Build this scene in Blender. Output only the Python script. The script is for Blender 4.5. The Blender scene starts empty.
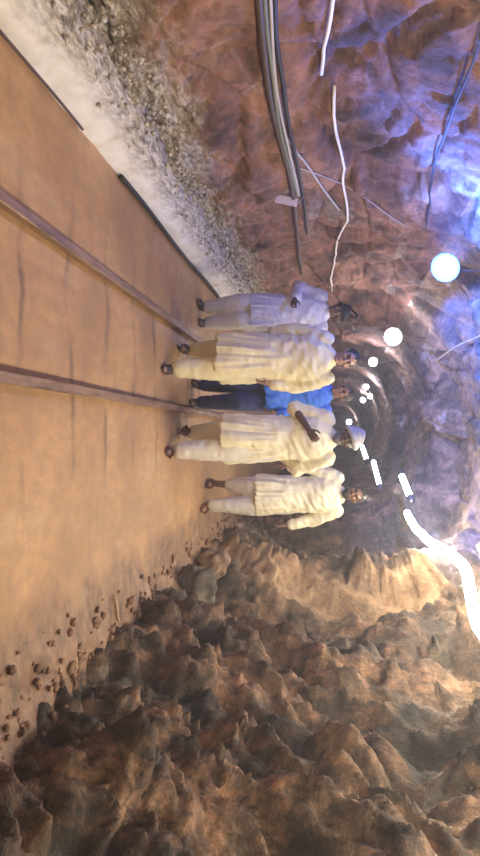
import bpy, bmesh, math, random
from mathutils import Vector, Matrix, noise
from mathutils.bvhtree import BVHTree

random.seed(7)
scn = bpy.context.scene
C = scn.collection

# ------------------------------------------------------------------ camera
CAM_H = 1.44          # metres above the floor
F = 650.0             # focal length in pixels of the 480x856 frame
cam_d = bpy.data.cameras.new('camera')
cam = bpy.data.objects.new('camera', cam_d)
C.objects.link(cam)
# the phone is held on its side: picture right is up, picture down is right
cam.matrix_world = Matrix(((0, -1, 0, 0), (0, 0, -1, 0), (1, 0, 0, CAM_H), (0, 0, 0, 1)))
cam_d.sensor_fit = 'HORIZONTAL'
cam_d.sensor_width = 24.0
cam_d.lens = F / 480 * 24.0
cam_d.shift_x = -92 / 480
cam_d.shift_y = 9 / 480
cam_d.clip_start = 0.05
cam_d.clip_end = 200
scn.camera = cam

# ------------------------------------------------------------------ world
w = bpy.data.worlds.new('tunnel_world')
scn.world = w
w.use_nodes = True
bg = w.node_tree.nodes['Background']
bg.inputs[0].default_value = (1.0, 0.80, 0.62, 1)
bg.inputs[1].default_value = 0.5      # warm ambient fill added through the shell's open end behind the camera

scn.view_settings.view_transform = 'Standard'
scn.view_settings.look = 'None'
scn.view_settings.gamma = 1.0
scn.view_settings.use_curve_mapping = False
scn.view_settings.exposure = 0.0

ROPE_EMIT = 80.0
ROPE_COL = (1.0, 0.90, 0.74)
BLUE_W = 1700.0
HAZE = 0.012


def at(u, v, y):
    """point at distance y seen at (u right, v up) in the upright 856x480 frame"""
    return Vector(((u - 437) * y / F, y, CAM_H + (v - 332) * y / F))


# ------------------------------------------------------------------ helpers
def setp(o, label=None, cat=None, group=None, kind=None):
    if label: o['label'] = label
    if cat: o['category'] = cat
    if group: o['group'] = group
    if kind: o['kind'] = kind
    return o


def obj(name, bm, m, parent=None, smooth=True):
    me = bpy.data.meshes.new(name)
    bm.normal_update()
    bm.to_mesh(me)
    bm.free()
    if smooth:
        for p in me.polygons: p.use_smooth = True
    if m: me.materials.append(m)
    o = bpy.data.objects.new(name, me)
    C.objects.link(o)
    if parent: o.parent = parent
    return o


def empty(name, loc, label, cat, group=None):
    o = bpy.data.objects.new(name, None)
    o.empty_display_size = 0.1
    C.objects.link(o)
    o.location = loc
    return setp(o, label, cat, group)


def frame_of(d):
    d = d.normalized()
    up = Vector((0, 0, 1)) if abs(d.z) < 0.95 else Vector((1, 0, 0))
    a = d.cross(up).normalized()
    return a, a.cross(d).normalized(), d


def ring(bm, c, a, b, ra, rb, n):
    return [bm.verts.new(c + a * (ra * math.cos(2 * math.pi * i / n)) + b * (rb * math.sin(2 * math.pi * i / n))) for i in range(n)]


def skin_rings(bm, rs, cap=True):
    n = len(rs[0])
    for p, q in zip(rs, rs[1:]):
        for i in range(n):
            bm.faces.new((p[i], p[(i + 1) % n], q[(i + 1) % n], q[i]))
    if cap:
        bm.faces.new(rs[0][::-1])
        bm.faces.new(rs[-1])


def capsule(bm, p0, r0, p1, r1, n=14, flat=1.0):
    p0, p1 = Vector(p0), Vector(p1)
    a, b, d = frame_of(p1 - p0)
    rs = []
    for k in (80, 50, 25):
        t = math.radians(k)
        rs.append(ring(bm, p0 - d * r0 * math.sin(t), a, b, r0 * math.cos(t), r0 * flat * math.cos(t), n))
    rs.append(ring(bm, p0, a, b, r0, r0 * flat, n))
    rs.append(ring(bm, p1, a, b, r1, r1 * flat, n))
    for k in (25, 50, 80):
        t = math.radians(k)
        rs.append(ring(bm, p1 + d * r1 * math.sin(t), a, b, r1 * math.cos(t), r1 * flat * math.cos(t), n))
    skin_rings(bm, rs)


def loft(bm, rows, n=28):
    """rows: (x, y, z, rx, ry) ellipses stacked upward"""
    rs = []
    for x, y, z, rx, ry in rows:
        rs.append(ring(bm, Vector((x, y, z)), Vector((1, 0, 0)), Vector((0, 1, 0)), rx, ry, n))
    skin_rings(bm, rs)


def ellipsoid(bm, c, r, rot=None, seg=20):
    m = Matrix.Translation(Vector(c)) @ (rot or Matrix.Identity(4)) @ Matrix.Diagonal((r[0], r[1], r[2], 1))
    bmesh.ops.create_uvsphere(bm, u_segments=seg, v_segments=seg // 2 + 2, radius=1, matrix=m)


def box(bm, c, s, rot=None):
    m = Matrix.Translation(Vector(c)) @ (rot or Matrix.Identity(4)) @ Matrix.Diagonal((s[0], s[1], s[2], 1))
    return bmesh.ops.create_cube(bm, size=1, matrix=m)


def smooth_path(pts, step=0.08):
    pts = [Vector(p) for p in pts]
    out = []
    for i in range(len(pts) - 1):
        p0 = pts[max(i - 1, 0)]; p1 = pts[i]; p2 = pts[i + 1]; p3 = pts[min(i + 2, len(pts) - 1)]
        n = max(2, int((p2 - p1).length / step))
        for k in range(n):
            t = k / n
            out.append(0.5 * ((2 * p1) + (p2 - p0) * t + (2 * p0 - 5 * p1 + 4 * p2 - p3) * t * t + (3 * p1 - p0 - 3 * p2 + p3) * t ** 3))
    out.append(pts[-1])
    return out


def tube_bm(pts, r, n=8, bm=None):
    bm = bm or bmesh.new()
    rs = []
    for i, p in enumerate(pts):
        d = (pts[min(i + 1, len(pts) - 1)] - pts[max(i - 1, 0)])
        if d.length < 1e-6: d = Vector((0, 1, 0))
        a, b, _ = frame_of(d)
        rr = r(i / (len(pts) - 1)) if callable(r) else r
        rs.append(ring(bm, p, a, b, rr, rr, n))
    skin_rings(bm, rs)
    return bm


def remeshed(name, bm, voxel, it=3, fac=0.5):
    """union of the closed shapes in bm as one continuous skin, returned as a bmesh"""
    me = bpy.data.meshes.new(name)
    bmesh.ops.recalc_face_normals(bm, faces=bm.faces)
    bm.to_mesh(me); bm.free()
    o = bpy.data.objects.new(name, me)
    C.objects.link(o)
    md = o.modifiers.new('r', 'REMESH'); md.mode = 'VOXEL'; md.voxel_size = voxel
    if it:
        sm = o.modifiers.new('s', 'SMOOTH'); sm.iterations = it; sm.factor = fac
    dg = bpy.context.evaluated_depsgraph_get()
    dg.update()
    ev = o.evaluated_get(dg)
    out = bmesh.new()
    out.from_mesh(ev.to_mesh())
    ev.to_mesh_clear()
    bpy.data.objects.remove(o)
    bpy.data.meshes.remove(me)
    return out


# ------------------------------------------------------------------ materials
def mat(name, col, rough=0.8, metal=0.0, emit=None, strength=0.0):
    m = bpy.data.materials.new(name)
    m.use_nodes = True
    b = m.node_tree.nodes['Principled BSDF']
    b.inputs['Base Color'].default_value = (*col, 1)
    b.inputs['Roughness'].default_value = rough
    b.inputs['Metallic'].default_value = metal
    if emit:
        b.inputs['Emission Color'].default_value = (*emit, 1)
        b.inputs['Emission Strength'].default_value = strength
    return m


class N:
    """small node-building helper"""
    def __init__(s, m):
        s.t = m.node_tree; s.b = s.t.nodes['Principled BSDF']
        s.co = s.t.nodes.new('ShaderNodeTexCoord').outputs['Object']
    def link(s, a, b): s.t.links.new(a, b)
    def mapping(s, scale, rot=(0, 0, 0)):
        n = s.t.nodes.new('ShaderNodeMapping')
        n.inputs['Scale'].default_value = scale; n.inputs['Rotation'].default_value = rot
        s.link(s.co, n.inputs['Vector']); return n.outputs[0]
    def noise(s, scale, detail=5, rough=0.55, vec=None, dist=0.0):
        n = s.t.nodes.new('ShaderNodeTexNoise')
        n.inputs['Scale'].default_value = scale; n.inputs['Detail'].default_value = detail
        n.inputs['Roughness'].default_value = rough; n.inputs['Distortion'].default_value = dist
        s.link(vec or s.co, n.inputs['Vector']); return n.outputs['Fac']
    def voronoi(s, scale, vec=None, feature='DISTANCE_TO_EDGE'):
        n = s.t.nodes.new('ShaderNodeTexVoronoi'); n.feature = feature
        n.inputs['Scale'].default_value = scale
        s.link(vec or s.co, n.inputs['Vector']); return n.outputs['Distance']
    def ramp(s, x, stops):
        n = s.t.nodes.new('ShaderNodeValToRGB')
        e = n.color_ramp.elements
        while len(e) < len(stops): e.new(0.5)
        for k, (p, c) in zip(e, stops):
            k.position = p; k.color = (*c, 1) if not isinstance(c, (int, float)) else (c, c, c, 1)
        s.link(x, n.inputs[0]); return n.outputs[0]
    def mix(s, f, a, b, mode='MIX'):
        n = s.t.nodes.new('ShaderNodeMix'); n.data_type = 'RGBA'; n.blend_type = mode
        for v, i in ((f, 0), (a, 6), (b, 7)):
            if isinstance(v, bpy.types.NodeSocket): s.link(v, n.inputs[i])
            else: n.inputs[i].default_value = v if i == 0 else (*v, 1)
        return n.outputs[2]
    def math(s, op, a, b=0.0):
        n = s.t.nodes.new('ShaderNodeMath'); n.operation = op
        for v, i in ((a, 0), (b, 1)):
            if isinstance(v, bpy.types.NodeSocket): s.link(v, n.inputs[i])
            else: n.inputs[i].default_value = v
        return n.outputs[0]
    def xyz(s):
        n = s.t.nodes.new('ShaderNodeSeparateXYZ'); s.link(s.co, n.inputs[0]); return n.outputs
    def bump(s, h, strength, dist=0.02):
        n = s.t.nodes.new('ShaderNodeBump')
        n.inputs['Strength'].default_value = strength; n.inputs['Distance'].default_value = dist
        s.link(h, n.inputs['Height']); s.link(n.outputs[0], s.b.inputs['Normal'])
    def base(s, c): s.link(c, s.b.inputs['Base Color'])


def rock_mat(name, cols, streak, streak_amt, lime=False, scale=(1, 1, 1), rot=(0, 0, 0), bump=0.6, fine_amt=.75, tint=((.5, .52, .5), (1, 1, 1), (1.3, 1.25, 1.15)), lit_band=False):
    m = mat(name, cols[1], 0.85)
    n = N(m)
    v = n.mapping(scale, rot)
    big = n.noise(1.5, 5, 0.6, v, 0.1)
    c = n.ramp(big, [(0.34, cols[0]), (0.47, cols[1]), (0.60, cols[2]), (0.74, cols[3])])
    fine = n.noise(9, 6, 0.65, v)
    c = n.mix(n.ramp(fine, [(0.40, fine_amt), (0.60, 0.0)]), c, cols[0])
    # mineral streaks
    v2 = n.mapping((scale[0] * 1.2, scale[1] * 0.8, scale[2] * 2.0), (0.7, 0.2, 0.3))
    st = n.noise(1.5, 6, 0.6, v2, 0.3)
    c = n.mix(n.ramp(st, [(0.60, 0.0), (0.68, streak_amt)]), c, streak)
    crack = n.ramp(n.voronoi(1.6, n.mapping((scale[0], scale[1], scale[2] * 1.4), (0.3, 0.5, 0.1))), [(0.0, 1.0), (0.025, 0.0)])
    brk = n.ramp(n.noise(1.1, 3), [(0.45, 0.0), (0.6, 0.75)])
    c = n.mix(n.math('MULTIPLY', crack, brk), c, (0.035, 0.025, 0.02))
    vc = n.t.nodes.new('ShaderNodeTexVoronoi'); vc.inputs['Scale'].default_value = 3.2
    wv = n.t.nodes.new('ShaderNodeVectorMath'); wv.operation = 'MULTIPLY_ADD'
    nz = n.t.nodes.new('ShaderNodeTexNoise'); nz.inputs['Scale'].default_value = 2.5; nz.inputs['Detail'].default_value = 4
    n.link(v, nz.inputs['Vector']); n.link(nz.outputs['Color'], wv.inputs[0]); wv.inputs[1].default_value = (.35, .35, .35); n.link(v, wv.inputs[2])
    n.link(wv.outputs[0], vc.inputs['Vector'])
    sep = n.t.nodes.new('ShaderNodeSeparateColor'); n.link(vc.outputs['Color'], sep.inputs[0])
    c = n.mix(1.0, c, n.ramp(sep.outputs[0], [(0.0, tint[0]), (0.5, tint[1]), (1.0, tint[2])]), 'MULTIPLY')
    spd = n.noise(5, 6, .7, n.mapping((1, 1, 1)))
    c = n.mix(1.0, c, n.ramp(spd, [(0.36, (.45, .43, .40)), (0.5, (1, 1, 1)), (0.66, (1.35, 1.3, 1.2))]), 'MULTIPLY')
    if lit_band:     # rope light falling on the rock edge, painted in as pale ochre
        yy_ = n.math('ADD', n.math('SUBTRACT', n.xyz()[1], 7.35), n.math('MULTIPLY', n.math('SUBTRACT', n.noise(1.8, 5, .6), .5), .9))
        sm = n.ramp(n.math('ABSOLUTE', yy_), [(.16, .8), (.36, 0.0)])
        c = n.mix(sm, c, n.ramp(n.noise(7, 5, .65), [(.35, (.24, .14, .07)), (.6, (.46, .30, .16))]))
    if lime:     # lime dust thrown against the foot of the wall, crumbly and grey above the kerb
        z = n.xyz()[2]
        edge = n.math('ADD', z, n.math('MULTIPLY', n.math('SUBTRACT', n.noise(3.0, 5, 0.7), 0.5), 0.7))
        near = n.math('SUBTRACT', 1.0, n.ramp(n.math('DIVIDE', edge, 1.2), [(0.30, 0.0), (0.52, 1.0)]))
        spk = n.noise(26, 5, 0.75, n.mapping((1.4, .5, 1.4)))
        gc = n.ramp(spk, [(0.34, (0.05, 0.04, 0.03)), (0.48, (0.27, 0.23, 0.17)), (0.62, (0.62, 0.58, 0.50))])
        c = n.mix(near, c, gc)
    n.base(c)
    h = n.math('ADD', n.math('MULTIPLY', fine, 0.5), n.noise(30, 4, 0.7))
    n.bump(h, bump, 0.03)
    return m


M = {}
M['rock_left'] = rock_mat('red_brown_rock', [(0.07, 0.036, 0.026), (0.22, 0.108, 0.072), (0.29, 0.155, 0.105), (0.36, 0.24, 0.18)],
                          (0.44, 0.40, 0.38), 0.45, lime=True, scale=(1, 0.8, 1.3), bump=.45, fine_amt=.35, tint=((.75, .72, .72), (1, 1, 1), (1.2, 1.15, 1.1)))
M['rock_top'] = rock_mat('purple_grey_rock', [(0.07, 0.05, 0.045), (0.23, 0.16, 0.125), (0.32, 0.22, 0.15), (0.38, 0.32, 0.30)],
                         (0.5, 0.48, 0.5), 0.8, scale=(1.2, 0.6, 1.2), rot=(0, 0.3, 0.5), fine_amt=.5)
M['rock_right'] = rock_mat('craggy_brown_rock', [(0.028, 0.022, 0.015), (0.14, 0.078, 0.045), (0.27, 0.155, 0.088), (0.40, 0.28, 0.18)],  # dark rock tones, with shade of the hollows put in as darker patches
                           (0.42, 0.37, 0.29), 0.6, scale=(1.1, 1.6, 0.7), rot=(0.25, 0, 0.2), bump=0.8, tint=((.42, .46, .42), (.95, .97, .97), (1.3, 1.25, 1.15)), lit_band=True)

m = M['mud'] = mat('packed_mud_floor', (0.42, 0.26, 0.13), 0.62)
n = N(m)
a = n.noise(0.9, 5, 0.55, None, 0.4)
c = n.ramp(a, [(0.3, (0.26, 0.145, 0.065)), (0.5, (0.42, 0.24, 0.098)), (0.7, (0.54, 0.33, 0.145))])
x, y, z = n.xyz()
f = n.noise(14, 5, 0.7, n.mapping((1, 0.45, 1)))
c = n.mix(n.ramp(f, [(0.42, 0.35), (0.6, 0.0)]), c, (0.24, 0.15, 0.08))
streaks = n.noise(3.5, 4, 0.6, n.mapping((0.35, 3.2, 1)))     # ruts and seams across the track
c = n.mix(n.ramp(streaks, [(0.56, 0.0), (0.66, 0.28)]), c, (0.23, 0.145, 0.08))
pale = n.noise(2.2, 4, 0.6, n.mapping((1.6, 0.5, 1)))
c = n.mix(n.ramp(pale, [(0.56, 0.0), (0.72, 0.35)]), c, (0.52, 0.40, 0.24))
# worn seams across the track bed
wy = n.math('ADD', n.math('MULTIPLY', y, 1.75), n.math('MULTIPLY', n.noise(1.6, 3), .5))
seam = n.math('ABSOLUTE', n.math('SUBTRACT', n.math('FRACT', wy), .5))
seam = n.math('MULTIPLY', n.ramp(seam, [(0.0, .75), (0.05, .35), (0.09, 0.0)]), n.ramp(n.noise(1.9, 4, .6), [(.42, 0.0), (.58, 1.0)]))
bed = n.ramp(n.math('ABSOLUTE', n.math('ADD', x, .5)), [(.55, 1.0), (.85, 0.0)])
c = n.mix(n.math('MULTIPLY', seam, bed), c, (0.10, 0.06, 0.035))
# red-brown soil fallen from the right wall
soil = n.math('ADD', x, n.math('MULTIPLY', n.math('SUBTRACT', n.noise(2.6, 5, .65), .5), .9))
c = n.mix(n.ramp(soil, [(.75, 0.0), (1.0, .85)]), c, n.ramp(n.noise(9, 6, .7), [(.35, (.06, .035, .022)), (.5, (.17, .09, .05)), (.65, (.27, .16, .09))]))
n.base(c)
n.bump(n.math('ADD', f, n.math('MULTIPLY', streaks, 1.4)), 0.45, 0.015)

m = M['kerb'] = mat('whitewashed_kerb', (0.78, 0.74, 0.66), 0.9)
n = N(m)
k = n.noise(5, 6, 0.7)
c = n.ramp(k, [(0.25, (0.50, 0.43, 0.34)), (0.38, (0.74, 0.70, 0.62)), (0.6, (0.88, 0.86, 0.81))])
edge = n.math('ADD', n.xyz()[2], n.math('MULTIPLY', n.math('SUBTRACT', n.noise(4.0, 6, .7), .5), .30))
c = n.mix(n.ramp(edge, [(.10, 0.0), (.25, 1.0)]), c, n.ramp(n.noise(26, 5, .75, n.mapping((1.5, .45, 1.5))), [(0.34, (.10, .085, .065)), (.48, (.36, .32, .26)), (.62, (.70, .66, .59))]))
n.base(c)
n.bump(n.noise(18, 6, 0.7), 0.3, 0.02)

m = M['rail'] = mat('rusty_rail_steel', (0.22, 0.13, 0.08), 0.5, 0.35)
n = N(m)
r_ = n.noise(16, 5, 0.7, n.mapping((1, 0.2, 1)))
n.base(n.ramp(r_, [(0.3, (0.10, 0.055, 0.035)), (0.55, (0.30, 0.185, 0.11)), (0.75, (0.42, 0.29, 0.19))]))
n.bump(r_, 0.3, 0.005)

m = M['boulder'] = mat('boulder_brown', (0.26, 0.17, 0.11), 0.9)
n = N(m)
k = n.noise(4, 6, 0.65)
n.base(n.ramp(k, [(0.3, (0.07, 0.05, 0.035)), (0.48, (0.23, 0.145, 0.09)), (0.68, (0.38, 0.27, 0.18))]))
n.bump(n.noise(16, 5, 0.7), 0.8, 0.03)
m = M['soil'] = mat('red_brown_stones', (0.2, 0.11, 0.06), 0.95)
n = N(m)
n.base(n.ramp(n.noise(9, 5, 0.65), [(0.35, (.07, .04, .025)), (0.5, (.19, .105, .06)), (0.65, (.30, .19, .115))]))
m = M['boulder_dark'] = mat('boulder_dark', (0.10, 0.085, 0.06), 0.9)
n = N(m)
k = n.noise(4, 6, 0.65)
n.base(n.ramp(k, [(0.3, (0.03, 0.028, 0.02)), (0.5, (0.11, 0.09, 0.065)), (0.7, (0.26, 0.22, 0.16))]))
n.bump(n.noise(16, 5, 0.7), 0.8, 0.03)
m = M['boulder_pale'] = mat('boulder_pale', (0.4, 0.3, 0.2), 0.9)
n = N(m)
k = n.noise(4, 6, 0.65)
n.base(n.ramp(k, [(0.3, (0.16, 0.11, 0.075)), (0.5, (0.38, 0.27, 0.18)), (0.7, (0.52, 0.42, 0.32))]))
n.bump(n.noise(16, 5, 0.7), 0.8, 0.03)


def cloth(name, c0, c1, rough=0.9):
    m = mat(name, c1, rough)
    n = N(m)
    k = n.noise(5, 4, 0.6)
    n.base(n.ramp(k, [(0.3, c0), (0.7, c1)]))
    n.bump(n.noise(140, 3, 0.6), 0.12, 0.003)
    return m


M['cream'] = cloth('cream_cotton', (0.74, 0.66, 0.42), (0.88, 0.81, 0.53))
M['ivory'] = cloth('ivory_cotton', (0.75, 0.69, 0.47), (0.88, 0.83, 0.60))
M['lilac'] = cloth('pale_lilac_cotton', (0.62, 0.60, 0.62), (0.76, 0.74, 0.76))
M['cotton'] = cloth('white_cotton', (0.66, 0.63, 0.55), (0.80, 0.77, 0.68))
M['blue'] = cloth('bright_blue_cotton', (0.06, 0.19, 0.62), (0.09, 0.26, 0.78))
M['navy'] = cloth('navy_denim', (0.035, 0.045, 0.11), (0.06, 0.075, 0.17))
M['greycloth'] = cloth('grey_headcloth', (0.40, 0.40, 0.42), (0.58, 0.58, 0.60))
M['black'] = cloth('black_cloth', (0.012, 0.012, 0.015), (0.03, 0.03, 0.036))
M['hair'] = cloth('black_hair', (0.010, 0.008, 0.007), (0.028, 0.022, 0.018), 0.6)
M['hairgrey'] = cloth('grey_hair', (0.10, 0.095, 0.09), (0.22, 0.21, 0.20), 0.7)
M['skin'] = cloth('brown_skin', (0.22, 0.115, 0.07), (0.29, 0.16, 0.10), 0.55)
M['skin_light'] = cloth('light_brown_skin', (0.34, 0.19, 0.13), (0.42, 0.25, 0.18), 0.55)
M['skin_dark'] = cloth('dark_brown_skin', (0.095, 0.055, 0.038), (0.14, 0.08, 0.055), 0.55)
M['leather'] = cloth('red_brown_leather', (0.10, 0.03, 0.018), (0.17, 0.05, 0.03), 0.5)
M['leather_dark'] = cloth('dark_leather', (0.025, 0.018, 0.014), (0.05, 0.035, 0.028), 0.5)
M['eye'] = mat('eye_dark', (0.02, 0.015, 0.012), 0.2)
M['cable_black'] = mat('black_cable_rubber', (0.02, 0.018, 0.017), 0.6)
M['cable_brown'] = mat('brown_gap_shadow', (0.07, 0.04, 0.03), 0.6)
M['cable_green'] = mat('grey_green_cable_sheath', (0.16, 0.17, 0.12), 0.6)
M['cable_pale'] = mat('pale_cable_sheath', (0.46, 0.42, 0.37), 0.6)
M['white_pvc'] = mat('white_plastic_tube', (0.85, 0.82, 0.78), 0.45)
M['card'] = mat('pinkish_white_card', (0.93, 0.82, 0.79), 0.7)
M['lamp_metal'] = mat('grey_lamp_metal', (0.16, 0.16, 0.17), 0.45, 0.7)
M['wood'] = mat('dry_stick', (0.45, 0.33, 0.2), 0.8)
M['bulb_blue'] = mat('glowing_blue_white_bulb', (0.9, 0.95, 1), 0.3, 0, (0.45, 0.80, 1.0), 14)
M['bulb'] = mat('glowing_white_bulb', (1, 1, 1), 0.3, 0, (0.95, 0.93, 1.0), 30)
M['rope'] = mat('glowing_rope_light', (1, 1, 1), 0.3, 0, ROPE_COL, ROPE_EMIT)
M['tube'] = mat('glowing_tube', (1, 1, 1), 0.3, 0, (0.95, 0.97, 1.0), 14)

# ------------------------------------------------------------------ tunnel shell
NEAR = [(-1.95, -0.05), (-2.0, .18), (-2.04, .42), (-2.14, .75), (-2.22, 1.2), (-2.22, 1.7), (-2.08, 2.25), (-1.75, 2.75),
        (-1.15, 3.15), (-.35, 3.38), (0.4, 3.34), (1.05, 3.12), (1.55, 2.82), (1.82, 2.4), (1.90, 1.9), (1.82, 1.35), (1.70, .85), (1.48, .38), (1.22, -0.08)]
FAR = [(-1.90, -0.05), (-1.93, .2), (-1.93, .5), (-1.9, .8), (-1.92, 1.2), (-1.9, 1.7), (-1.80, 2.2), (-1.52, 2.6),
       (-1.1, 2.9), (-.60, 3.04), (-.05, 2.98), (.42, 2.78), (.8, 2.5), (1.0, 2.15), (1.1, 1.7), (1.14, 1.25), (1.18, .8), (1.22, .38), (1.24, -0.08)]
SMALL = [(x * 0.9 - 0.05, z * (0.93 if z > 0 else 1)) for x, z in FAR]
NS = 440


def smoothstep(a, b, x):
    t = min(1, max(0, (x - a) / (b - a)))
    return t * t * (3 - 2 * t)


def profile(y):
    a = smoothstep(9.6, 10.3, y)
    b = smoothstep(13.4, 13.9, y)
    pts = []
    for p, q, s in zip(NEAR, FAR, SMALL):
        x = p[0] + (q[0] - p[0]) * a; z = p[1] + (q[1] - p[1]) * a
        x += (s[0] - x) * b; z += (s[1] - z) * b
        pts.append(Vector((x, 0, z)))
    return pts


def spline(pts, ns):
    k = len(pts) - 1
    out = []
    for i in range(ns + 1):
        t = i / ns * k
        j = min(int(t), k - 1); t -= j
        p0 = pts[max(j - 1, 0)]; p1 = pts[j]; p2 = pts[j + 1]; p3 = pts[min(j + 2, k)]
        out.append(0.5 * ((2 * p1) + (p2 - p0) * t + (2 * p0 - 5 * p1 + 4 * p2 - p3) * t * t + (3 * p1 - p0 - 3 * p2 + p3) * t ** 3))
    return out


ys = [-2.0, -1.4, -0.8, -0.3]
yy = 0.1
while yy < 46:
    ys.append(yy)
    yy += max(0.022, 0.0062 * yy) if yy > 1.8 else 0.08
LJ, RJ = int(NS * 6.6 / 18), int(NS * 12.2 / 18)      # where the left wall meets the ceiling, and the ceiling the right wall


def facets(q, seed, gs):
    """fractured rock: every cell a tilted slab of its own"""
    d, pts = noise.voronoi(q)
    c = pts[0]
    h = noise.cell_vector(c * 7.31 + Vector((seed, seed * 2, 0)))
    g = noise.cell_vector(c * 5.17 + Vector((11, seed, 3)))
    v = h.x - .5 + gs * (Vector((g.x - .5, g.y - .5, g.z - .5)) * 2).dot(q - c)
    e = min(1.0, (d[1] - d[0]) / .10)          # open joints between the slabs
    return v - .35 * (1 - e)


def warp(q, a, f):
    return q + Vector((noise.noise(q * f), noise.noise(q * f + Vector((7, 3, 1))), noise.noise(q * f + Vector((2, 9, 4))))) * a


def displace(p, nrm, s, y):
    """rock relief along the inward normal; s runs 0 (left foot) to 1 (right foot)"""
    q = Vector((p.x, y, p.z))
    left = 1 - smoothstep(0.30, 0.40, s)
    right = smoothstep(0.60, 0.72, s)
    top = 1 - left - right
    foot = smoothstep(0.0, 0.05, s) * smoothstep(0.0, 0.035, 1 - s)
    d = 0.0
    if left > 0:
        a = warp(q, .22, 1.3)
        l = 0.10 * noise.fractal(q * .9, 0.9, 2.1, 3)
        up = smoothstep(1.0, 1.5, q.z)
        l += (.10 + .06 * up) * facets(Vector((a.x, a.y * .75 + a.z * .5, a.z * 1.2 - a.y * .35)) * 1.15, 1, .5)
        l += (.025 + .03 * up) * facets(Vector((a.x, a.y * .8 + a.z * .6, a.z * 1.3 - a.y * .4)) * 3.1, 2, .5)
        rough = 1 - smoothstep(0.5, 0.8, q.z)
        l += (0.012 + 0.04 * rough) * noise.fractal(q * 9, 0.7, 2.0, 4)
        d += left * l
    if top > 0:
        a = warp(q, .25, 1.2)
        t = .22 * facets(Vector((a.x * .9 + a.y * .3, a.y * .6, a.z)) * 1.0, 4, .5)
        t += .09 * facets(Vector((a.x + a.y * .3, a.y * .6, a.z)) * 2.6, 5, .5)
        t += .02 * noise.fractal(q * 8, 0.8, 2.0, 4)
        d += top * t
    if right > 0:
        a = warp(q, .35, 1.1)
        r = .26 * noise.fractal(q * 1.1, .9, 2.1, 3)
        r += .20 * facets(Vector((a.x, a.y * 1.25 + .35 * a.z, a.z * .34 - .1 * a.y)) * 1.25, 6, .45)
        r += .09 * facets(Vector((a.x, a.y * 1.2 + .45 * a.z, a.z * .32 - .1 * a.y)) * 2.9, 7, .45)
        b = warp(q, .12, 2.5)
        r += .16 * noise.ridged_multi_fractal(Vector((b.x * .6, b.y * 1.3 + .55 * b.z, b.z * .32)) * 1.9, .8, 2.2, 4, 1.0, 2.0) - .17
        r += .035 * facets(Vector((b.x, b.y * 1.1 + .5 * b.z, b.z * .5)) * 6.5, 8, .4)
        low = 1 - smoothstep(.5, 1.3, q.z)
        r += (.02 + .05 * low) * noise.fractal(q * 8, 0.7, 2.0, 4)
        # the outcrop the rope light is draped over and the lit edge behind it
        r += 0.20 * math.exp(-((y - 5.75) / .45) ** 2) * smoothstep(1.2, 2.2, q.z)
        r -= 0.12 * math.exp(-((y - 6.6) / .35) ** 2)
        r += 0.34 * math.exp(-((y - 7.7) / .5) ** 2) * smoothstep(.3, .8, q.z)
        d += right * r
    far = 1 - 0.45 * smoothstep(10, 12, y)
    # ribs in the far tunnel
    if y > 10.3:
        d += 0.05 * math.sin(y * 2.1) * math.sin(y * .7)
    return d * foot * far


shell = []
for y in ys:
    pr = spline(profile(y), NS)
    row = []
    for i, p in enumerate(pr):
        t = pr[min(i + 1, NS)] - pr[max(i - 1, 0)]
        nrm = Vector((t.z, 0, -t.x)).normalized()
        d = displace(p, nrm, i / NS, y)
        row.append(Vector((p.x, y, p.z)) + nrm * d)
    shell.append(row)


def strip(name, i0, i1, m):
    bm = bmesh.new()
    g = [[bm.verts.new(r[i]) for i in range(i0, i1 + 1)] for r in shell]
    for a, b in zip(g, g[1:]):
        for i in range(i1 - i0):
            bm.faces.new((a[i], b[i], b[i + 1], a[i + 1]))
    return setp(obj(name, bm, m), kind='structure')


wall_left = strip('wall_left', 0, LJ, M['rock_left'])
ceiling = strip('ceiling', LJ, RJ, M['rock_top'])
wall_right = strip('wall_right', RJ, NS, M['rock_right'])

nr = len(shell)
bvh = BVHTree.FromPolygons([v for r in shell for v in r],
                           [(a * (NS + 1) + i, (a + 1) * (NS + 1) + i, (a + 1) * (NS + 1) + i + 1, a * (NS + 1) + i + 1) for a in range(nr - 1) for i in range(NS)])
EYE = Vector((0, 0, CAM_H))


def on_rock(u, v, off=0.03):
    """where the line of sight through (u, v) meets the rock, a little in front of it"""
    d = (at(u, v, 1.0) - EYE).normalized()
    h = bvh.ray_cast(EYE, d)
    p, nn = h[0], h[1]
    if nn.dot(d) > 0: nn = -nn
    return p + nn * off


def off_rock(p, off):
    """keep a point clear of the rock"""
    h = bvh.find_nearest(p)
    inward = (Vector((-0.2, p.y, 1.5)) - h[0]).normalized()
    nn = h[1] if h[1].dot(inward) > 0 else -h[1]
    dd = (p - h[0]).dot(nn)
    return p + nn * (off - dd) if dd < off else p


# far end of the drift
bm = bmesh.new()
bm.faces.new([bm.verts.new(v) for v in shell[-1]])
setp(obj('wall_back', bm, M['rock_top']), kind='structure')

# floor
def floor_z(x, y):
    z = 0.018 * noise.fractal(Vector((x * 1.3, y * .5, 0)), 0.9, 2.0, 4)
    z += 0.006 * noise.fractal(Vector((x * 2, y * 5, 3)), 0.8, 2.0, 3)
    z += 0.10 * smoothstep(0.85, 1.7, x) * (0.6 + noise.noise(Vector((x * 3, y * 2, 1))))
    z += 0.03 * smoothstep(0.7, 1.3, x) * noise.fractal(Vector((x * 7, y * 5, 5)), .7, 2, 4)
    tr = max(0, 1 - abs(x + 1.006) / .12) + max(0, 1 - abs(x + 0.256) / .12)
    return z * (1 - min(1, tr * 1.6)) - 0.006 * min(1, tr)


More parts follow.
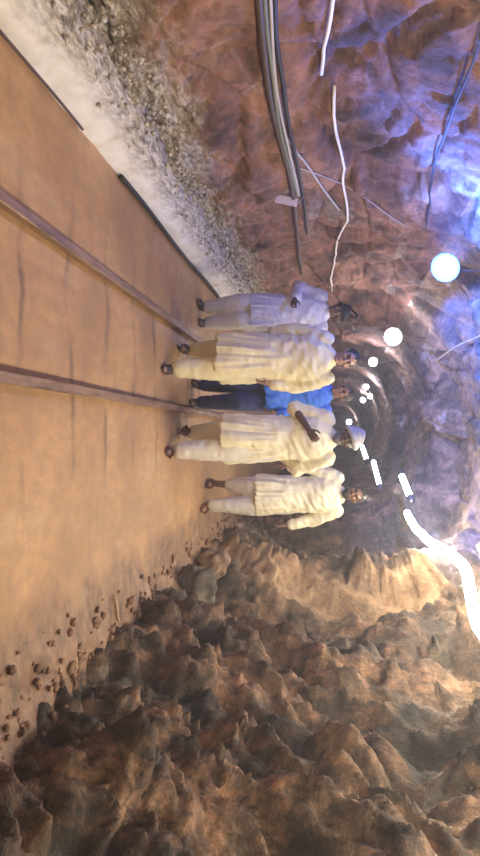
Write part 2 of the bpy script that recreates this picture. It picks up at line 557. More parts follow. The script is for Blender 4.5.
bm = bmesh.new()
xs = [-2.1 + i * 0.04 for i in range(int(4.1 / 0.04) + 1)]
fy = ys
g = [[bm.verts.new((x, y, floor_z(x, y))) for x in xs] for y in fy]
for a, b in zip(g, g[1:]):
    for i in range(len(xs) - 1):
        bm.faces.new((a[i], a[i + 1], b[i + 1], b[i]))
setp(obj('floor', bm, M['mud']), kind='structure')

# whitewashed kerb along the left wall
bm = bmesh.new()
kp = [(-1.765, -0.05), (-1.765, 0.03), (-1.79, 0.12), (-1.84, 0.22), (-1.90, 0.27), (-2.05, 0.29), (-2.15, 0.2), (-2.15, -0.05)]
g = []
for y in ys:
    row = []
    for j, (x, z) in enumerate(kp):
        e = 0.035 * noise.fractal(Vector((x * 3, y * 2.2, z * 3 + j)), .8, 2, 4) if 1 < j < 6 else 0.012 * noise.noise(Vector((0, y * 3, 0)))
        row.append(bm.verts.new((x + e, y, z + e * (0.8 if j > 1 else 0))))
    g.append(row)
for a, b in zip(g, g[1:]):
    for i in range(len(kp) - 1):
        bm.faces.new((a[i], b[i], b[i + 1], a[i + 1]))
setp(obj('trim_1', bm, M['kerb']), kind='structure')

# dark tubes standing in for the gap and edge shadow at the kerb foot
gap_shadow = empty('kerb_shadow', (-1.735, 6.5, 0), 'thin dark strip for the shadowed gap at the foot of the white kerb, far stretch', 'gap_shadow')
pts = [Vector((-1.735 + 0.012 * math.sin(y * 2.3), y, 0.028)) for y in [4.35 + 0.2 * k for k in range(20)]]
o = obj('shadow_tube', tube_bm([p - gap_shadow.location for p in pts], 0.018), M['cable_black'], gap_shadow)
gap_shadow2 = empty('kerb_shadow', (-1.735, 3, 0), 'thin dark strip for the shadowed gap at the foot of the white kerb, near stretch', 'gap_shadow')
pts = [Vector((-1.742 + 0.010 * math.sin(y * 3.1), y, 0.02)) for y in [2.3 + 0.1 * k for k in range(15)]]
o = obj('shadow_tube', tube_bm([p - gap_shadow2.location for p in pts], 0.008), M['cable_brown'], gap_shadow2)


# ------------------------------------------------------------------ rails
def rail(x, label):
    r = empty('track_rail', (x, 0, 0), label, 'rail', 'narrow track rails')
    sec = [(-.05, -.03), (.05, -.03), (.05, -.022), (.010, -.008), (.008, .034), (.026, .042), (.028, .060), (.022, .066),
           (-.022, .066), (-.028, .060), (-.026, .042), (-.008, .034), (-.010, -.008), (-.05, -.022)]
    bm = bmesh.new()
    rs = []
    for y in [-1.9 + 0.5 * k for k in range(94)]:
        wob = 0.006 * noise.noise(Vector((x, y * .6, 0)))
        rs.append([bm.verts.new((sx + wob, y, sz)) for sx, sz in sec])
    skin_rings(bm, rs)
    obj('rail_bar', bm, M['rail'], r, smooth=False)
    return r


rail(-1.006, 'left rusty track rail nearer the white kerb')
rail(-0.256, 'right rusty track rail running under the people in the middle')


# ------------------------------------------------------------------ loose rocks
def rock_bm(r, seed, sq=(1, 1, .8)):
    bm = bmesh.new()
    bmesh.ops.create_icosphere(bm, subdivisions=4, radius=1)
    o = Vector((seed * 3.1, seed * 1.7, seed))
    for v in bm.verts:
        p = v.co.copy()
        vv = noise.voronoi(p * 1.1 + o)[0]
        k = 0.80 + 0.35 * (min(vv[1] - vv[0], .6)) + 0.22 * noise.fractal(p * 1.3 + o, .8, 2, 4) + .05 * noise.fractal(p * 5 + o, .8, 2, 3)
        v.co = Vector((p.x * sq[0], p.y * sq[1], p.z * sq[2])) * k * r
    return bm


def low_z(bm): return min(v.co.z for v in bm.verts)


ROCKS = [  # u, v of the foot, radius, squash, material, label
    (566, 196, .17, (1, 1, 1.1), 'boulder', 'brown boulder farthest along the foot of the right wall, behind the tall man'),
    (588, 178, .22, (1.1, 1, .9), 'boulder_dark', 'big blackish boulder at the right wall foot, before the farthest brown boulder'),
    (612, 158, .20, (1, 1.1, .8), 'boulder_dark', 'dark squat boulder just in front of the big blackish boulder by the right wall'),
    (640, 150, .17, (1, 1, 1), 'boulder', 'upright brown boulder leaning by the right wall beside the dark squat boulder'),
    (650, 122, .12, (1.2, 1, .8), 'boulder', 'small brown stone at the edge of the mud floor, halfway along the rubble'),
    (690, 118, .17, (1, 1, .9), 'boulder_dark', 'dark rounded boulder at the right wall foot, in the middle of the rubble'),
    (726, 92, .13, (1.1, 1, .9), 'boulder_pale', 'pale tan stone lying at the right wall foot in the nearer rubble'),
    (742, 60, .15, (1, 1, .75), 'boulder_dark', 'dark low boulder in the corner of the near rubble'),
    (716, 48, .10, (1.1, 1, .7), 'boulder', 'small brown stone rolled out onto the mud near the camera'),
    (778, 40, .13, (1.1, 1, .8), 'boulder', 'reddish brown stone close to the camera below the right wall'),
]
BLD = []
for i, (u, v, r, sq, mt, lab) in enumerate(ROCKS):
    y = F * CAM_H / (332 - v)
    p = at(u, v, y)
    bm = rock_bm(r, i + 2, sq)
    lz = low_z(bm)
    o = obj('boulder', bm, M[mt])
    o.location = (p.x, p.y, floor_z(p.x, p.y) - lz - 0.03 * r / .15)
    BLD.append((p.x, p.y, r * 1.35))
    setp(o, lab, 'boulder', 'boulders along the foot of the right wall')

# broken stone strewn along the right-hand edge of the floor: nobody could count it
bm = bmesh.new()
for k in range(520):
    y = 2.4 + 8 * random.random() ** 1.4
    x = 1.25 + random.gauss(0, .16) + (0.1 if random.random() < .5 else -.02)
    if x < .92 or x > 1.75: continue
    if any((x - b[0]) ** 2 + (y - b[1]) ** 2 < b[2] ** 2 for b in BLD): continue
    r = random.uniform(.008, .036) * (1 if x > 1.0 else .5)
    t = bmesh.new()
    bmesh.ops.create_icosphere(t, subdivisions=2, radius=r)
    o_ = Vector((k, k * .37, 0))
    for v in t.verts:
        v.co *= 0.75 + 0.5 * noise.noise(v.co / r * 1.2 + o_)
        v.co.z *= .7
        v.co += Vector((x, y, floor_z(x, y) + r * .35))
    me = bpy.data.meshes.new('t'); t.to_mesh(me); t.free(); bm.from_mesh(me); bpy.data.meshes.remove(me)
setp(obj('rubble', bm, M['soil']), 'small broken brown stones strewn along the right edge of the mud floor', 'rubble', kind='stuff')

# white lime crumbs above the kerb
bm = bmesh.new()
for k in range(800):
    y = 2.5 + 6 * random.random() ** 1.3
    x = -1.93 + random.gauss(0, .06)
    r = random.uniform(.007, .026)
    z = .20 + random.random() ** 1.5 * .25
    t = bmesh.new()
    bmesh.ops.create_icosphere(t, subdivisions=1, radius=r)
    for v in t.verts:
        v.co *= 0.75 + 0.5 * noise.noise(v.co / r * 1.2 + Vector((k, 0, 0)))
    p = off_rock(Vector((x, y, z)), r * .5)
    for v in t.verts: v.co += p
    me = bpy.data.meshes.new('t'); t.to_mesh(me); t.free(); bm.from_mesh(me); bpy.data.meshes.remove(me)
setp(obj('lime_crumbs', bm, M['kerb']), 'pale crumbled lime and stone chips along the top of the white kerb', 'rubble', kind='stuff')

# stick on the mud
bm = tube_bm([Vector((-.11, 0, .0)), Vector((-.03, .03, .006)), Vector((.04, .05, .004)), Vector((.11, .10, .0))], 0.008)
p = at(612, 113, F * CAM_H / (332 - 113))
o = obj('stick', bm, M['wood']); o.location = (p.x, p.y, floor_z(p.x, p.y) + .009)
setp(o, 'short pale stick lying on the mud floor before the rubble', 'stick')


# ------------------------------------------------------------------ cables and wires
def cable(name, uv, r, mt, label, cat, group=None, off=None, step=.10, extra=()):
    off = r + 0.015 if off is None else off
    pts = [Vector(e) for e in extra] + [on_rock(u, v, off) for u, v in uv]
    pts = smooth_path(pts, step)
    pts = [off_rock(p, off) for p in pts]
    # relax so the cable hangs in one easy line
    for _ in range(6):
        pts = [pts[0]] + [(pts[i - 1] + pts[i] * 2 + pts[i + 1]) / 4 for i in range(1, len(pts) - 1)] + [pts[-1]]
    pts = [off_rock(p, r + .006) for p in pts]
    o = empty(name, pts[0], label, cat, group)
    base = pts[0].copy()
    obj('sheath', tube_bm([p - base for p in pts], r), M[mt], o)
    return o, pts


G = 'bundle of cables on the left wall'
main_uv = [(-45, 254), (2, 258), (40, 262), (75, 265), (110, 272), (150, 284), (190, 292), (230, 297), (272, 301)]
cable('wall_cable', [(u, v) for u, v in main_uv], .021, 'cable_brown', 'thickest dark brown cable, lowest of the bundle on the left wall', 'cable', G)
cable('wall_cable', [(u, v + 6 - .012 * u) for u, v in main_uv[:7]], .013, 'cable_green', 'grey green cable in the middle of the bundle on the left wall', 'cable', G, off=.045)
cable('wall_cable', [(u, v + 10 - .022 * u) for u, v in main_uv[:7]], .010, 'cable_pale', 'thin pale cable in the bundle on the left wall', 'cable', G, off=.05)
cable('wall_cable', [(u, v + 14 - .020 * u) for u, v in main_uv[:8]], .014, 'cable_black', 'thin black cable topmost of the bundle on the left wall', 'cable', G, off=.04)

cable('white_tube', [(-40, 335), (2, 330), (35, 325), (70, 319)], .012, 'white_pvc', 'short white tube on the left wall nearest the camera', 'tube', 'white tubes on the left wall', off=.03)
_, wt = cable('white_tube', [(80, 333), (115, 333), (150, 338), (178, 339), (212, 347), (245, 335), (290, 333)], .012, 'white_pvc',
              'long kinked white tube on the left wall running towards the men', 'tube', 'white tubes on the left wall', off=.03)
cable('loose_wire', [(134, 287), (160, 305), (185, 322), (208, 340)], .010, 'cable_pale', 'pale wire slanting from the cable bundle up to the white tube', 'wire')
cable('loose_wire', [(165, 296), (172, 320), (180, 345), (200, 375), (225, 410)], .005, 'cable_pale', 'thin pale wire slanting across the left wall towards the blue lamp', 'wire')
cable('loose_wire', [(20, 486), (40, 477), (72, 464), (104, 453), (139, 441), (178, 435), (225, 430)], .008, 'cable_black', 'thin black wire hanging down from the roof to the blue lamp', 'wire', off=.05)

# small card hanging from the bundle
p = at(200.5, 286.5, on_rock(200.5, 286, .02).y - .30)
t_ = empty('hanging_card', p, 'small pinkish white card hanging on the cable bundle of the left wall', 'card')
bm = bmesh.new(); box(bm, (0, 0, 0), (.075, .004, .20), Matrix.Rotation(math.radians(12), 4, 'Y'))
obj('card_sheet', bm, M['card'], t_, smooth=False)
bm = tube_bm([Vector((.018, 0, .095)), Vector((.0, -.005, .13)), Vector((-.035, 0, .15))], .003)
obj('string', bm, M['cable_pale'], t_)


# ------------------------------------------------------------------ lamps
def lamp(p, r, mt, label, energy, col, group='lamps along the left side of the tunnel', aim=None):
    o = empty('hanging_lamp', p, label, 'lamp', group)
    bm = bmesh.new()
    # reflector dish, open towards the camera
    rs = []
    for t, rad in ((.10, .035), (.085, .06), (.03, .105), (-.02, .125), (-.024, .122), (.02, .10), (.075, .05)):
        rs.append(ring(bm, Vector((0, t, 0)) * (r / .09), Vector((1, 0, 0)), Vector((0, 0, 1)), rad * r / .09, rad * r / .09, 24))
    skin_rings(bm, rs)
    obj('reflector', bm, M['lamp_metal'], o)
    bm = bmesh.new(); ellipsoid(bm, (0, -.01, 0), (r, r * .8, r))
    obj('bulb', bm, M[mt], o)
    # hanger up to the roof
    h = bvh.ray_cast(Vector(p) + Vector((0, .07, 0)), Vector((0, 0, 1)))
    top = (h[0].z - p[2]) if h[0] else .5
    bm = tube_bm([Vector((0, .085, .05)), Vector((0, .085, top * .5)), Vector((0, .085, top))], .006)
    obj('hanger', bm, M['cable_black'], o)
    # aim adds spot cones steering the light; otherwise the bulb shines all round
    for d, pos, ang, k in (aim or [(None, (0, -r - .14, 0), 0, 1)]):
        if not energy: break
        ld = bpy.data.lights.new('lamp_glow', 'SPOT' if d else 'POINT')
        ld.energy = energy * k; ld.color = col; ld.shadow_soft_size = .06
        lo = bpy.data.objects.new('lamp_glow', ld); C.objects.link(lo)
        lo.parent = o; lo.location = pos
        if d:
            ld.spot_size = math.radians(ang); ld.spot_blend = .45
            lo.rotation_euler = Vector(d).to_track_quat('-Z', 'Y').to_euler()
    return o


WARM = (1.0, .82, .6)
lamp(at(268, 445, 5.6), .092, 'bulb_blue', 'largest glaring blue-white lamp, nearest, high on the left', BLUE_W, (.05, .17, 1.0), aim=[((-.85, -1, .15), (.03, -.26, 0), 92, .26), ((.5, 1, .65), (.25, .16, .05), 88, 1.2), (None, (0, -.24, 0), 0, .045)])
lamp(at(337, 393, 9.3), .095, 'bulb', 'second glaring lamp in the row, in front of the rock arch', 40, (.95, .85, 1))
lamp(at(362, 373, 12.4), .065, 'bulb', 'third lamp in the row, above the man in the big wide cream long shirt', 35, (.95, .85, 1))
lamp(at(387, 366, 16.5), .06, 'bulb', 'left one of the tight cluster of three distant lamps', 35, (.95, .85, 1))
lamp(at(396, 370, 18.5), .07, 'bulb', 'topmost of the tight cluster of three distant lamps', 0, WARM)
lamp(at(400, 363, 20.5), .07, 'bulb', 'right lowest one of the tight cluster of three distant lamps', 35, (.95, .85, 1))
lamp(at(422, 349, 34), .12, 'bulb', 'smallest and farthest lamp, just above the grey headcloth', 60, (.95, .85, 1))
# the next lamp of the row towards the camera hangs beside it, out of the picture
lamp(Vector((-1.45, 2.5, 2.5)), .095, 'bulb', 'lamp of the same row hanging beside the camera', 62, (1, .80, .58))

# rope light on the upper right wall
rp = [Vector((1.45, .6, 2.80)), Vector((1.50, 2.0, 2.72)), Vector((1.42, 3.4, 2.58)), at(632, 482, 4.6), at(612, 474, 4.85), at(584, 469, 5.15), at(560, 462, 5.6), at(548, 440, 6.2),
      at(538, 425, 7.2), at(524, 413, 8.2), at(513, 407, 9.0)]
o = empty('rope_light', rp[0], 'long glaring white rope light bending along the upper right wall', 'light')
pts = [off_rock(p, .13) for p in smooth_path(rp, .06)]
for _ in range(8):
    pts = [pts[0]] + [(pts[i - 1] + pts[i] * 2 + pts[i + 1]) / 4 for i in range(1, len(pts) - 1)] + [pts[-1]]
pts = [off_rock(p, .05) for p in pts]
for _ in range(2):
    pts = [pts[0]] + [(pts[i - 1] + pts[i] * 2 + pts[i + 1]) / 4 for i in range(1, len(pts) - 1)] + [pts[-1]]
obj('light_tube', tube_bm([p - rp[0] for p in pts], .044, 10), M['rope'], o)
bm = bmesh.new()
capsule(bm, pts[-1] - rp[0], .04, pts[-1] - rp[0] + Vector((-.02, .06, 0)), .04)
obj('end_cap', bm, M['lamp_metal'], o)


def tube_light(p0, p1, r, label):
    o = empty('tube_light', p0, label, 'light', 'tube lights on the right')
    d = p1 - p0
    obj('light_tube', tube_bm([d * (k / 6) for k in range(7)], r, 10), M['tube'], o)
    for k, s in ((0, -1), (1, 1)):
        bm = bmesh.new(); c = d * k
        capsule(bm, c - d.normalized() * .02, r * 1.25, c + d.normalized() * .02, r * 1.25)
        obj('end_cap', bm, M['lamp_metal'], o)
    for f_ in (.2, .8):
        bm = bmesh.new()
        q = p0 + d * f_
        h = bvh.ray_cast(q, Vector((0, 0, 1)))
        if h[0]: tube_bm([d * f_ + Vector((0, 0, r)), d * f_ + Vector((0, 0, (h[0].z - q.z)))], .002, 6, bm)
        obj('hanger', bm, M['cable_black'], o)


tube_light(at(499, 411, 9.2), at(474, 401, 9.7), .045, 'nearest and largest straight white tube light past the rope light')
tube_light(at(487, 380, 10.8), at(460, 373, 11.4), .04, 'middle straight white tube light over the tall bearded man')
tube_light(at(461, 367, 15), at(446, 362, 16), .05, 'farthest short white tube light beside the grey headcloth')
# thin pale wire from the arch to the roof
cable('loose_wire', [(362, 436), (348, 455), (334, 482)], .008, 'cable_pale', 'thin pale wire running from the rock arch along the roof', 'wire', off=.03)

# ------------------------------------------------------------------ haze
bm = bmesh.new(); box(bm, (-.2, 22, 1.7), (5.2, 50, 4.2))
hz = obj('haze', bm, None, smooth=False)
m = bpy.data.materials.new('dusty_air'); m.use_nodes = True
nt = m.node_tree; nt.nodes.clear()
out = nt.nodes.new('ShaderNodeOutputMaterial'); vs = nt.nodes.new('ShaderNodeVolumeScatter')
vs.inputs['Density'].default_value = HAZE; vs.inputs['Anisotropy'].default_value = .35
vs.inputs['Color'].default_value = (.95, .95, 1, 1)
nt.links.new(vs.outputs[0], out.inputs['Volume'])
hz.data.materials.append(m)
setp(hz, 'thin dusty haze filling the tunnel air', 'haze', kind='stuff')
#PEOPLE
# ------------------------------------------------------------------ people
def hand(bm, wrist, d, side, palm_n, s=1.0, curl=.5, vox=None):
    """palm, four unequal bent fingers and a thumb leaving the side of the palm"""
    d = d.normalized()
    pn = (palm_n - d * palm_n.dot(d)).normalized()      # palm normal (towards the curl)
    w_ = d.cross(pn).normalized() * side                # across the palm, thumb side
    rot = Matrix((w_, d, pn)).transposed().to_4x4()
    ellipsoid(bm, wrist + d * .05 * s, (.038 * s, .052 * s, .017 * s), rot, 14)
    capsule(bm, wrist - d * .02, .026 * s, wrist + d * .03 * s, .027 * s, 10, .75)
    for k, (off, ln) in enumerate(((.029, .070), (.010, .080), (-.010, .074), (-.029, .058))):
        p = wrist + d * .088 * s + w_ * off * s
        spread = w_ * (off * 1.6)
        dirn = (d + spread).normalized()
        for j, fr in enumerate((.45, .32, .23)):
            a = curl * (j + .35) * .75
            dd = (dirn * math.cos(a) + pn * math.sin(a)).normalized()
            q = p + dd * ln * fr * s
            capsule(bm, p, (.0088 - j * .0007) * s, q, (.0083 - j * .0007) * s, 8)
            p = q
    p = wrist + d * .035 * s + w_ * .030 * s
    for j, ln in enumerate((.040, .030)):
        dd = (d * (.72 + .2 * j) + w_ * (.62 - .35 * j) + pn * (.25 + .2 * j)).normalized()
        q = p + dd * ln * s
        capsule(bm, p, (.0115 - j * .0015) * s, q, (.0100 - j * .0015) * s, 8)
        p = q


def person(loc, H, yaw, label, skin, kurta, kmat, trousers_mat, shoe_mat, arms, legs, head_yaw=0, head_tilt=0, hair='short', beard=None,
           kurta_len=.50, sleeve=1.0, sandals=False, seed=1, girth=1.0, hems=(.06, .06)):
    """figure facing the camera (-y); legs = ((x, y, lift) left, right), arms = ((elbow, wrist) left, right), picture left first"""
    s = H / 1.70
    R = empty('person', loc, label, 'person', 'men in long shirts walking up the tunnel')
    R.rotation_euler.z = yaw
    R.scale = (s, s, s)
    V = Vector
    hipz = .90
    hips = [V((-.095, 0, hipz)), V((.095, 0, hipz))]
    sh = [V((-.185, .01, 1.395)), V((.185, .01, 1.395))]
    ank, knee = [], []
    for k in (0, 1):
        lx, ly, lift = legs[k]
        a_ = V((lx, ly, .085 + lift)); ank.append(a_)
        mid = (hips[k] + a_) / 2
        L = .83; dd = (a_ - hips[k]).length
        bend = math.sqrt(max(0, (L / 2) ** 2 - (dd / 2) ** 2)) if dd < L else 0
        knee.append(mid + V((0, -min(bend, .16) - .01, 0)))
    # --- body: one continuous skin
    bm = bmesh.new()
    loft(bm, [(0, .01, .84, .13, .10), (0, .01, .95, .150, .105), (0, .0, 1.08, .130, .095), (0, 0, 1.25, .155, .105),
              (0, .01, 1.36, .165, .09), (0, .015, 1.42, .10, .065), (0, .012, 1.45, .055, .055)])
    hr = Matrix.Rotation(head_yaw, 4, 'Z') @ Matrix.Rotation(head_tilt, 4, 'X')
    hc = V((0, -.012, 1.585))
    def hp(x, y, z): return hc + (hr @ V((x, y, z)))
    capsule(bm, (0, .012, 1.38), .056, hc + V((0, .015, -.07)), .054, 14)
    ellipsoid(bm, hc + hr @ V((0, .012, .022)), (.074, .094, .092), hr)           # skull
    ellipsoid(bm, hp(0, -.028, -.045), (.058, .062, .072), hr)                    # jaw
    ellipsoid(bm, hp(0, -.074, -.098), (.024, .020, .018), hr)                    # chin
    ellipsoid(bm, hp(0, -.068, .028), (.055, .026, .012), hr)                     # brow
    capsule(bm, hp(0, -.085, .018), .010, hp(0, -.106, -.022), .0155, 10)         # nose
    for e in (-1, 1):
        ellipsoid(bm, hp(e * .012, -.097, -.026), (.011, .012, .009), hr, 10)     # nostril wings
        ellipsoid(bm, hp(e * .042, -.066, -.020), (.024, .022, .019), hr, 12)     # cheekbone
        ellipsoid(bm, hp(e * .076, .012, -.006), (.011, .022, .034), hr @ Matrix.Rotation(e * .3, 4, 'Z'), 12)   # ear
    ellipsoid(bm, hp(0, -.088, -.057), (.025, .011, .0065), hr, 12)               # upper lip
    ellipsoid(bm, hp(0, -.085, -.070), (.022, .011, .0075), hr, 12)               # lower lip
    for k in (0, 1):
        el, wr = V(arms[k][0]), V(arms[k][1])
        capsule(bm, sh[k], .052, el, .041, 12)
        capsule(bm, el, .040, wr, .027, 12)
        hand(bm, wr, (wr - el), (1 if k == 0 else -1) * arms[k][2], V(arms[k][3]), 1.0, arms[k][4])
        capsule(bm, hips[k], .082, knee[k], .056, 14)
        capsule(bm, knee[k], .054, ank[k] , .036, 14)
        toe = ank[k] + V((.015 * (1 if k else -1), -.15, -.055))
        capsule(bm, ank[k] + V((0, .03, -.045)), .036, toe, .030, 12, .75)
    body = obj('body', remeshed('body', bm, .0056, 2, .4), M[skin], R)
    # --- eyes
    for e in (-1, 1):
        bm = bmesh.new(); ellipsoid(bm, hp(e * .031, -.079, .006), (.0125, .009, .0075), hr, 12)
        obj('eye', bm, M['eye'], R)
        bm = bmesh.new(); capsule(bm, hp(e * .016, -.094, .026), .0045, hp(e * .050, -.076, .030), .0035, 8)
        obj('eyebrow', bm, M['hair'], R)
    # --- trousers
    bm = bmesh.new()
    loft(bm, [(0, .01, .80, .13, .12), (0, .01, .92, .175, .135), (0, .01, 1.02, .165, .125), (0, .01, 1.06, .12, .10)], 24)
    for k in (0, 1):
        hem = ank[k] + (knee[k] - ank[k]) * hems[k]
        capsule(bm, hips[k], .118 * girth, knee[k], .108 * girth, 16)
        capsule(bm, knee[k], .108 * girth, hem, .074 * girth, 16)
    bm = remeshed('trousers', bm, .010, 4)
    for v in bm.verts:
        p = v.co
        f = smoothstep(.95, .7, p.z)
        k_ = .010 * noise.noise(V((p.x * 9, p.y * 9, p.z * 4 + seed))) + .006 * noise.noise(V((p.x * 14, p.y * 14, p.z * 22 + seed)))
        c_ = V((.1 if p.x > 0 else -.1, p.y, p.z))
        dn = V((p.x - c_.x, p.y * .5, 0))
        if dn.length > 1e-4: v.co = p + dn.normalized() * k_ * f
    obj('trousers', bm, M[trousers_mat], R)
    # --- long shirt
    bm = bmesh.new()
    hem = kurta_len
    cx = (knee[0].x + knee[1].x) * .3; cy = (knee[0].y + knee[1].y) * .3
    yw = abs(legs[0][1] - legs[1][1]) * .28
    g_ = girth
    rows = [(cx, cy, hem, .200 * g_, .140 + yw)]
    for t in (.25, .5, .75):
        z = hem + (1.02 - hem) * t
        rows.append((cx * (1 - t), cy * (1 - t), z, (.206 - .012 * t) * g_, (.152 + yw * (1 - t)) * (1 - .08 * t)))
    rows += [(0, 0, 1.04, .190 * g_, .138), (0, -.003, 1.16, .188 * g_, .136), (0, 0, 1.27, .198 * g_, .138), (0, .01, 1.355, .200, .118),
             (0, .012, 1.41, .165, .092), (0, .013, 1.445, .095, .074), (0, .013, 1.475, .066, .068)]
    loft(bm, rows, 36)
    for k in (0, 1):
        el, wr = V(arms[k][0]), V(arms[k][1])
        capsule(bm, sh[k] + V((-.01 if k else .01, 0, -.005)), .078, el, .069, 16)
        end = el + (wr - el) * (.86 if sleeve >= 1 else (arms[k][5] if len(arms[k]) > 5 else .86))
        if (end - el).length > .02: capsule(bm, el, .068, end, .058, 16)
    bm = remeshed('kurta', bm, .0095, 4)
    bm.normal_update()
    for v in bm.verts:
        p = v.co
        low = smoothstep(1.10, .60, p.z)
        ang = math.atan2(p.y, p.x)
        k_ = low * (.036 * noise.noise(V((math.cos(ang) * 3.1, math.sin(ang) * 3.1, p.z * 1.2 + seed * 5))) + .022 * noise.noise(V((math.cos(ang) * 8, math.sin(ang) * 8, p.z * 2 + seed))))
        k_ += (1 - low * .5) * (.015 * noise.noise(V((p.x * 7 + p.z * 4, p.y * 7, p.z * 9 + seed))) + .013 * noise.noise(V((p.x * 16 - p.z * 10, p.y * 16, p.z * 20 + seed))))
        v.co = p + v.normal * (k_ + .003)
    kt = obj(kurta, bm, M[kmat], R)
    # collar and button placket
    bm = bmesh.new()
    rs = []
    for z, r_ in ((1.445, .073), (1.482, .066), (1.482, .060), (1.445, .066)):
        rs.append(ring(bm, V((0, .012, z)), V((1, 0, 0)), V((0, 1, 0)), r_, r_ * 1.0, 24))
    skin_rings(bm, rs, cap=False)
    for i in range(24): bm.faces.new((rs[3][i], rs[3][(i + 1) % 24], rs[0][(i + 1) % 24], rs[0][i]))
    obj('collar', bm, M[kmat], R)
    # --- shoes
    for k in (0, 1):
        a_ = ank[k]; o_ = V((.018 * (1 if k else -1), 0, 0))
        bm = bmesh.new()
        if sandals:
            ellipsoid(bm, a_ + V((0, -.06, -.069)) + o_ * .5, (.050, .142, .014), None, 18)
            capsule(bm, a_ + o_ + V((-.047, -.085, -.05)), .012, a_ + o_ + V((.0, -.10, -.010)), .012, 8)
            capsule(bm, a_ + o_ + V((.047, -.085, -.05)), .012, a_ + o_ + V((.0, -.10, -.010)), .012, 8)
            capsule(bm, a_ + V((-.04, .04, -.05)), .010, a_ + V((0, .055, -.005)), .010, 8)
            capsule(bm, a_ + V((.04, .04, -.05)), .010, a_ + V((0, .055, -.005)), .010, 8)
            nm = 'sandal'
        else:
            capsule(bm, a_ + V((0, .035, -.042)), .046, a_ + V((0, -.13, -.050)) + o_, .040, 14, .85)
            capsule(bm, a_ + V((0, .02, -.03)), .047, a_ + V((0, .0, .02)), .045, 14)
            ellipsoid(bm, a_ + V((0, -.055, -.074)) + o_ * .5, (.048, .138, .012), None, 18)
            nm = 'shoe'
        obj(nm, remeshed(nm, bm, .007, 2, .4), M[shoe_mat], R)
    # --- hair and headgear
    if hair in ('short', 'grey'):
        bm = bmesh.new()
        ellipsoid(bm, hc + hr @ V((0, .022, .034)), (.081, .096, .094), hr, 24)
        hb = remeshed('hair', bm, .008, 1)
        inv = hr.inverted()
        kill = [v for v in hb.verts if (inv @ (v.co - hc)).y < -.048 and (inv @ (v.co - hc)).z < .062 or (inv @ (v.co - hc)).z < -.045]
        bmesh.ops.delete(hb, geom=kill, context='VERTS')
        for v in hb.verts: v.co += V((noise.noise(v.co * 40), noise.noise(v.co * 40 + V((5, 0, 0))), noise.noise(v.co * 40 + V((0, 9, 0))))) * .006
        obj('hair', hb, M['hair' if hair == 'short' else 'hairgrey'], R)
    if hair in ('turban', 'greyturban'):
        big = 1.0 if hair == 'turban' else 1.12
        bm = bmesh.new()
        ellipsoid(bm, hc + hr @ V((0, .018, .055)), (.085 * big, .10 * big, .082 * big), hr, 24)
        for j in range(5):       # wound folds
            tl = Matrix.Rotation((-.30 + .15 * j), 4, 'Y') @ Matrix.Rotation(.12 * (j % 2) - .15, 4, 'X')
            pts = []
            for q in range(25):
                t = 2 * math.pi * q / 24
                pts.append(hc + hr @ (V((0, .016, .035 + .020 * j)) + tl @ V((math.cos(t) * (.090 - .009 * j) * big, math.sin(t) * (.106 - .009 * j) * big, 0))))
            tube_bm(pts, .021 * big, 8, bm)
        hb = remeshed('turban', bm, .0075, 2, .4)
        tb = obj('headcloth', hb, M['black' if hair == 'turban' else 'greycloth'], R)
        if hair == 'turban':
            bm = tube_bm(smooth_path([hp(.03, .03, .13), hp(.06, .05, .19), hp(.02, .07, .21), hp(-.05, .08, .16), hp(-.07, .09, .08)], .02), lambda t: .016 - .006 * t, 8)
            obj('loose_end', bm, M['black'], tb)
    if beard:
        bm = bmesh.new()
        ellipsoid(bm, hp(0, -.040, -.086), (.058, .056, .046), hr, 20)
        ellipsoid(bm, hp(0, -.072, -.108), (.034, .030, .034), hr, 16)
        ellipsoid(bm, hp(0, -.098, -.046), (.026, .010, .006), hr, 12)
        hb = remeshed('beard', bm, .007, 1)
        obj('beard', hb, M[beard], R)
    return R


DN = (0, 0, -1)
# arms: (elbow, wrist, thumb side, palm direction, finger curl, sleeve share)
hangL = ((-.255, .03, 1.13), (-.275, -.03, .885), 1, (1, .1, 0), .5)
hangR = ((.285, .03, 1.13), (.32, -.03, .885), 1, (-1, .1, 0), .5)

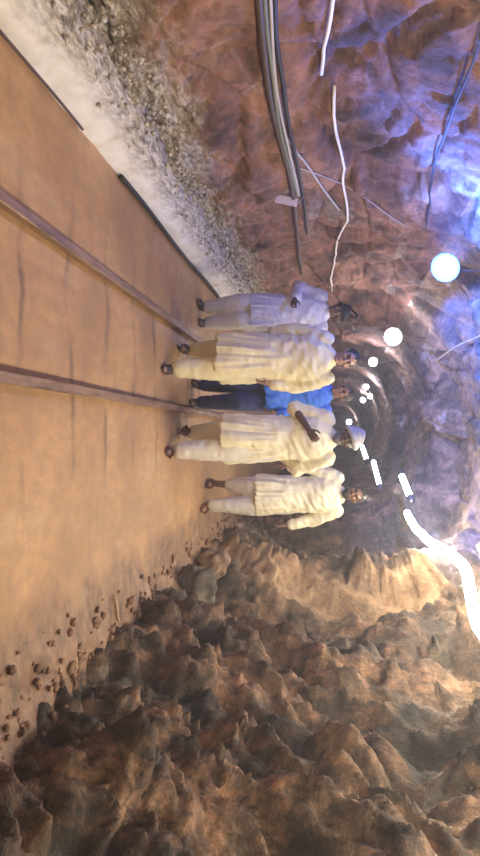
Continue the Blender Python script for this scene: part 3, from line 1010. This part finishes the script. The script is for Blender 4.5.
person((-1.36, 7.05, 0), 1.62, -.05, 'person in a pale lilac long shirt and black headcloth, leftmost, arm bent at the waist',
       'skin_dark', 'kurta', 'lilac', 'cotton', 'leather_dark',
       (((-.30, .05, 1.12), (-.09, -.21, 1.10), 1, (.3, 1, 0), .9), hangR),
       ((-.05, -.02, 0), (.12, .05, 0)), hair='turban', beard=None, kurta_len=.60, seed=1, head_yaw=-.2)
person((-.715, 5.9, 0), 1.69, .05, 'person in a wide cream long shirt and cream trousers, striding beside the blue shirt',
       'skin_light', 'kurta', 'cream', 'cream', 'leather_dark',
       (((-.262, .06, 1.13), (-.235, .06, .90), 1, (1, .1, 0), .5), ((.255, .04, 1.13), (.235, -.05, .90), 1, (-1, .1, 0), .5)),
       ((-.09, .30, .03), (.11, -.26, 0)), hair='short', kurta_len=.43, seed=2, girth=1.10, head_yaw=.25)
person((-.455, 6.75, 0), 1.66, 0, 'person in a bright blue shirt and navy trousers, half hidden behind the cream long shirt',
       'skin', 'shirt', 'blue', 'navy', 'leather_dark',
       (hangL, ((.26, .02, 1.13), (.225, -.10, .90), 1, (-1, .1, 0), .6)),
       ((-.09, .06, 0), (.10, -.06, 0)), hair='short', kurta_len=.78, seed=3, girth=.92, head_yaw=-.45)
person((.01, 5.95, 0), 1.70, -.05, 'person in a cream long shirt and grey headcloth, bare forearm raised to the chest',
       'skin_dark', 'kurta', 'ivory', 'cotton', 'leather',
       (((-.270, .0, 1.10), (-.065, -.215, 1.235), 1, (.2, 1, .2), .9, .12), ((.275, .09, 1.12), (.13, .19, .98), 1, (-.3, -1, 0), .5, .86)),
       ((-.06, .26, .03), (.12, -.22, 0)), hair='greyturban', kurta_len=.46, sleeve=.5, sandals=True, seed=4, girth=1.05, head_yaw=.2, beard='hairgrey')
person((.655, 7.4, 0), 1.82, .1, 'tall bearded person in a pale cream long shirt, rightmost, both arms hanging by the sides',
       'skin', 'kurta', 'ivory', 'cotton', 'leather',
       (((-.28, .03, 1.13), (-.31, -.03, .885), 1, (1, .1, 0), .5), hangR),
       ((-.10, .10, .02), (.09, -.14, 0)), hair='short', beard='hair', kurta_len=.55, sandals=True, seed=5, hems=(.42, .06), head_yaw=-.35)
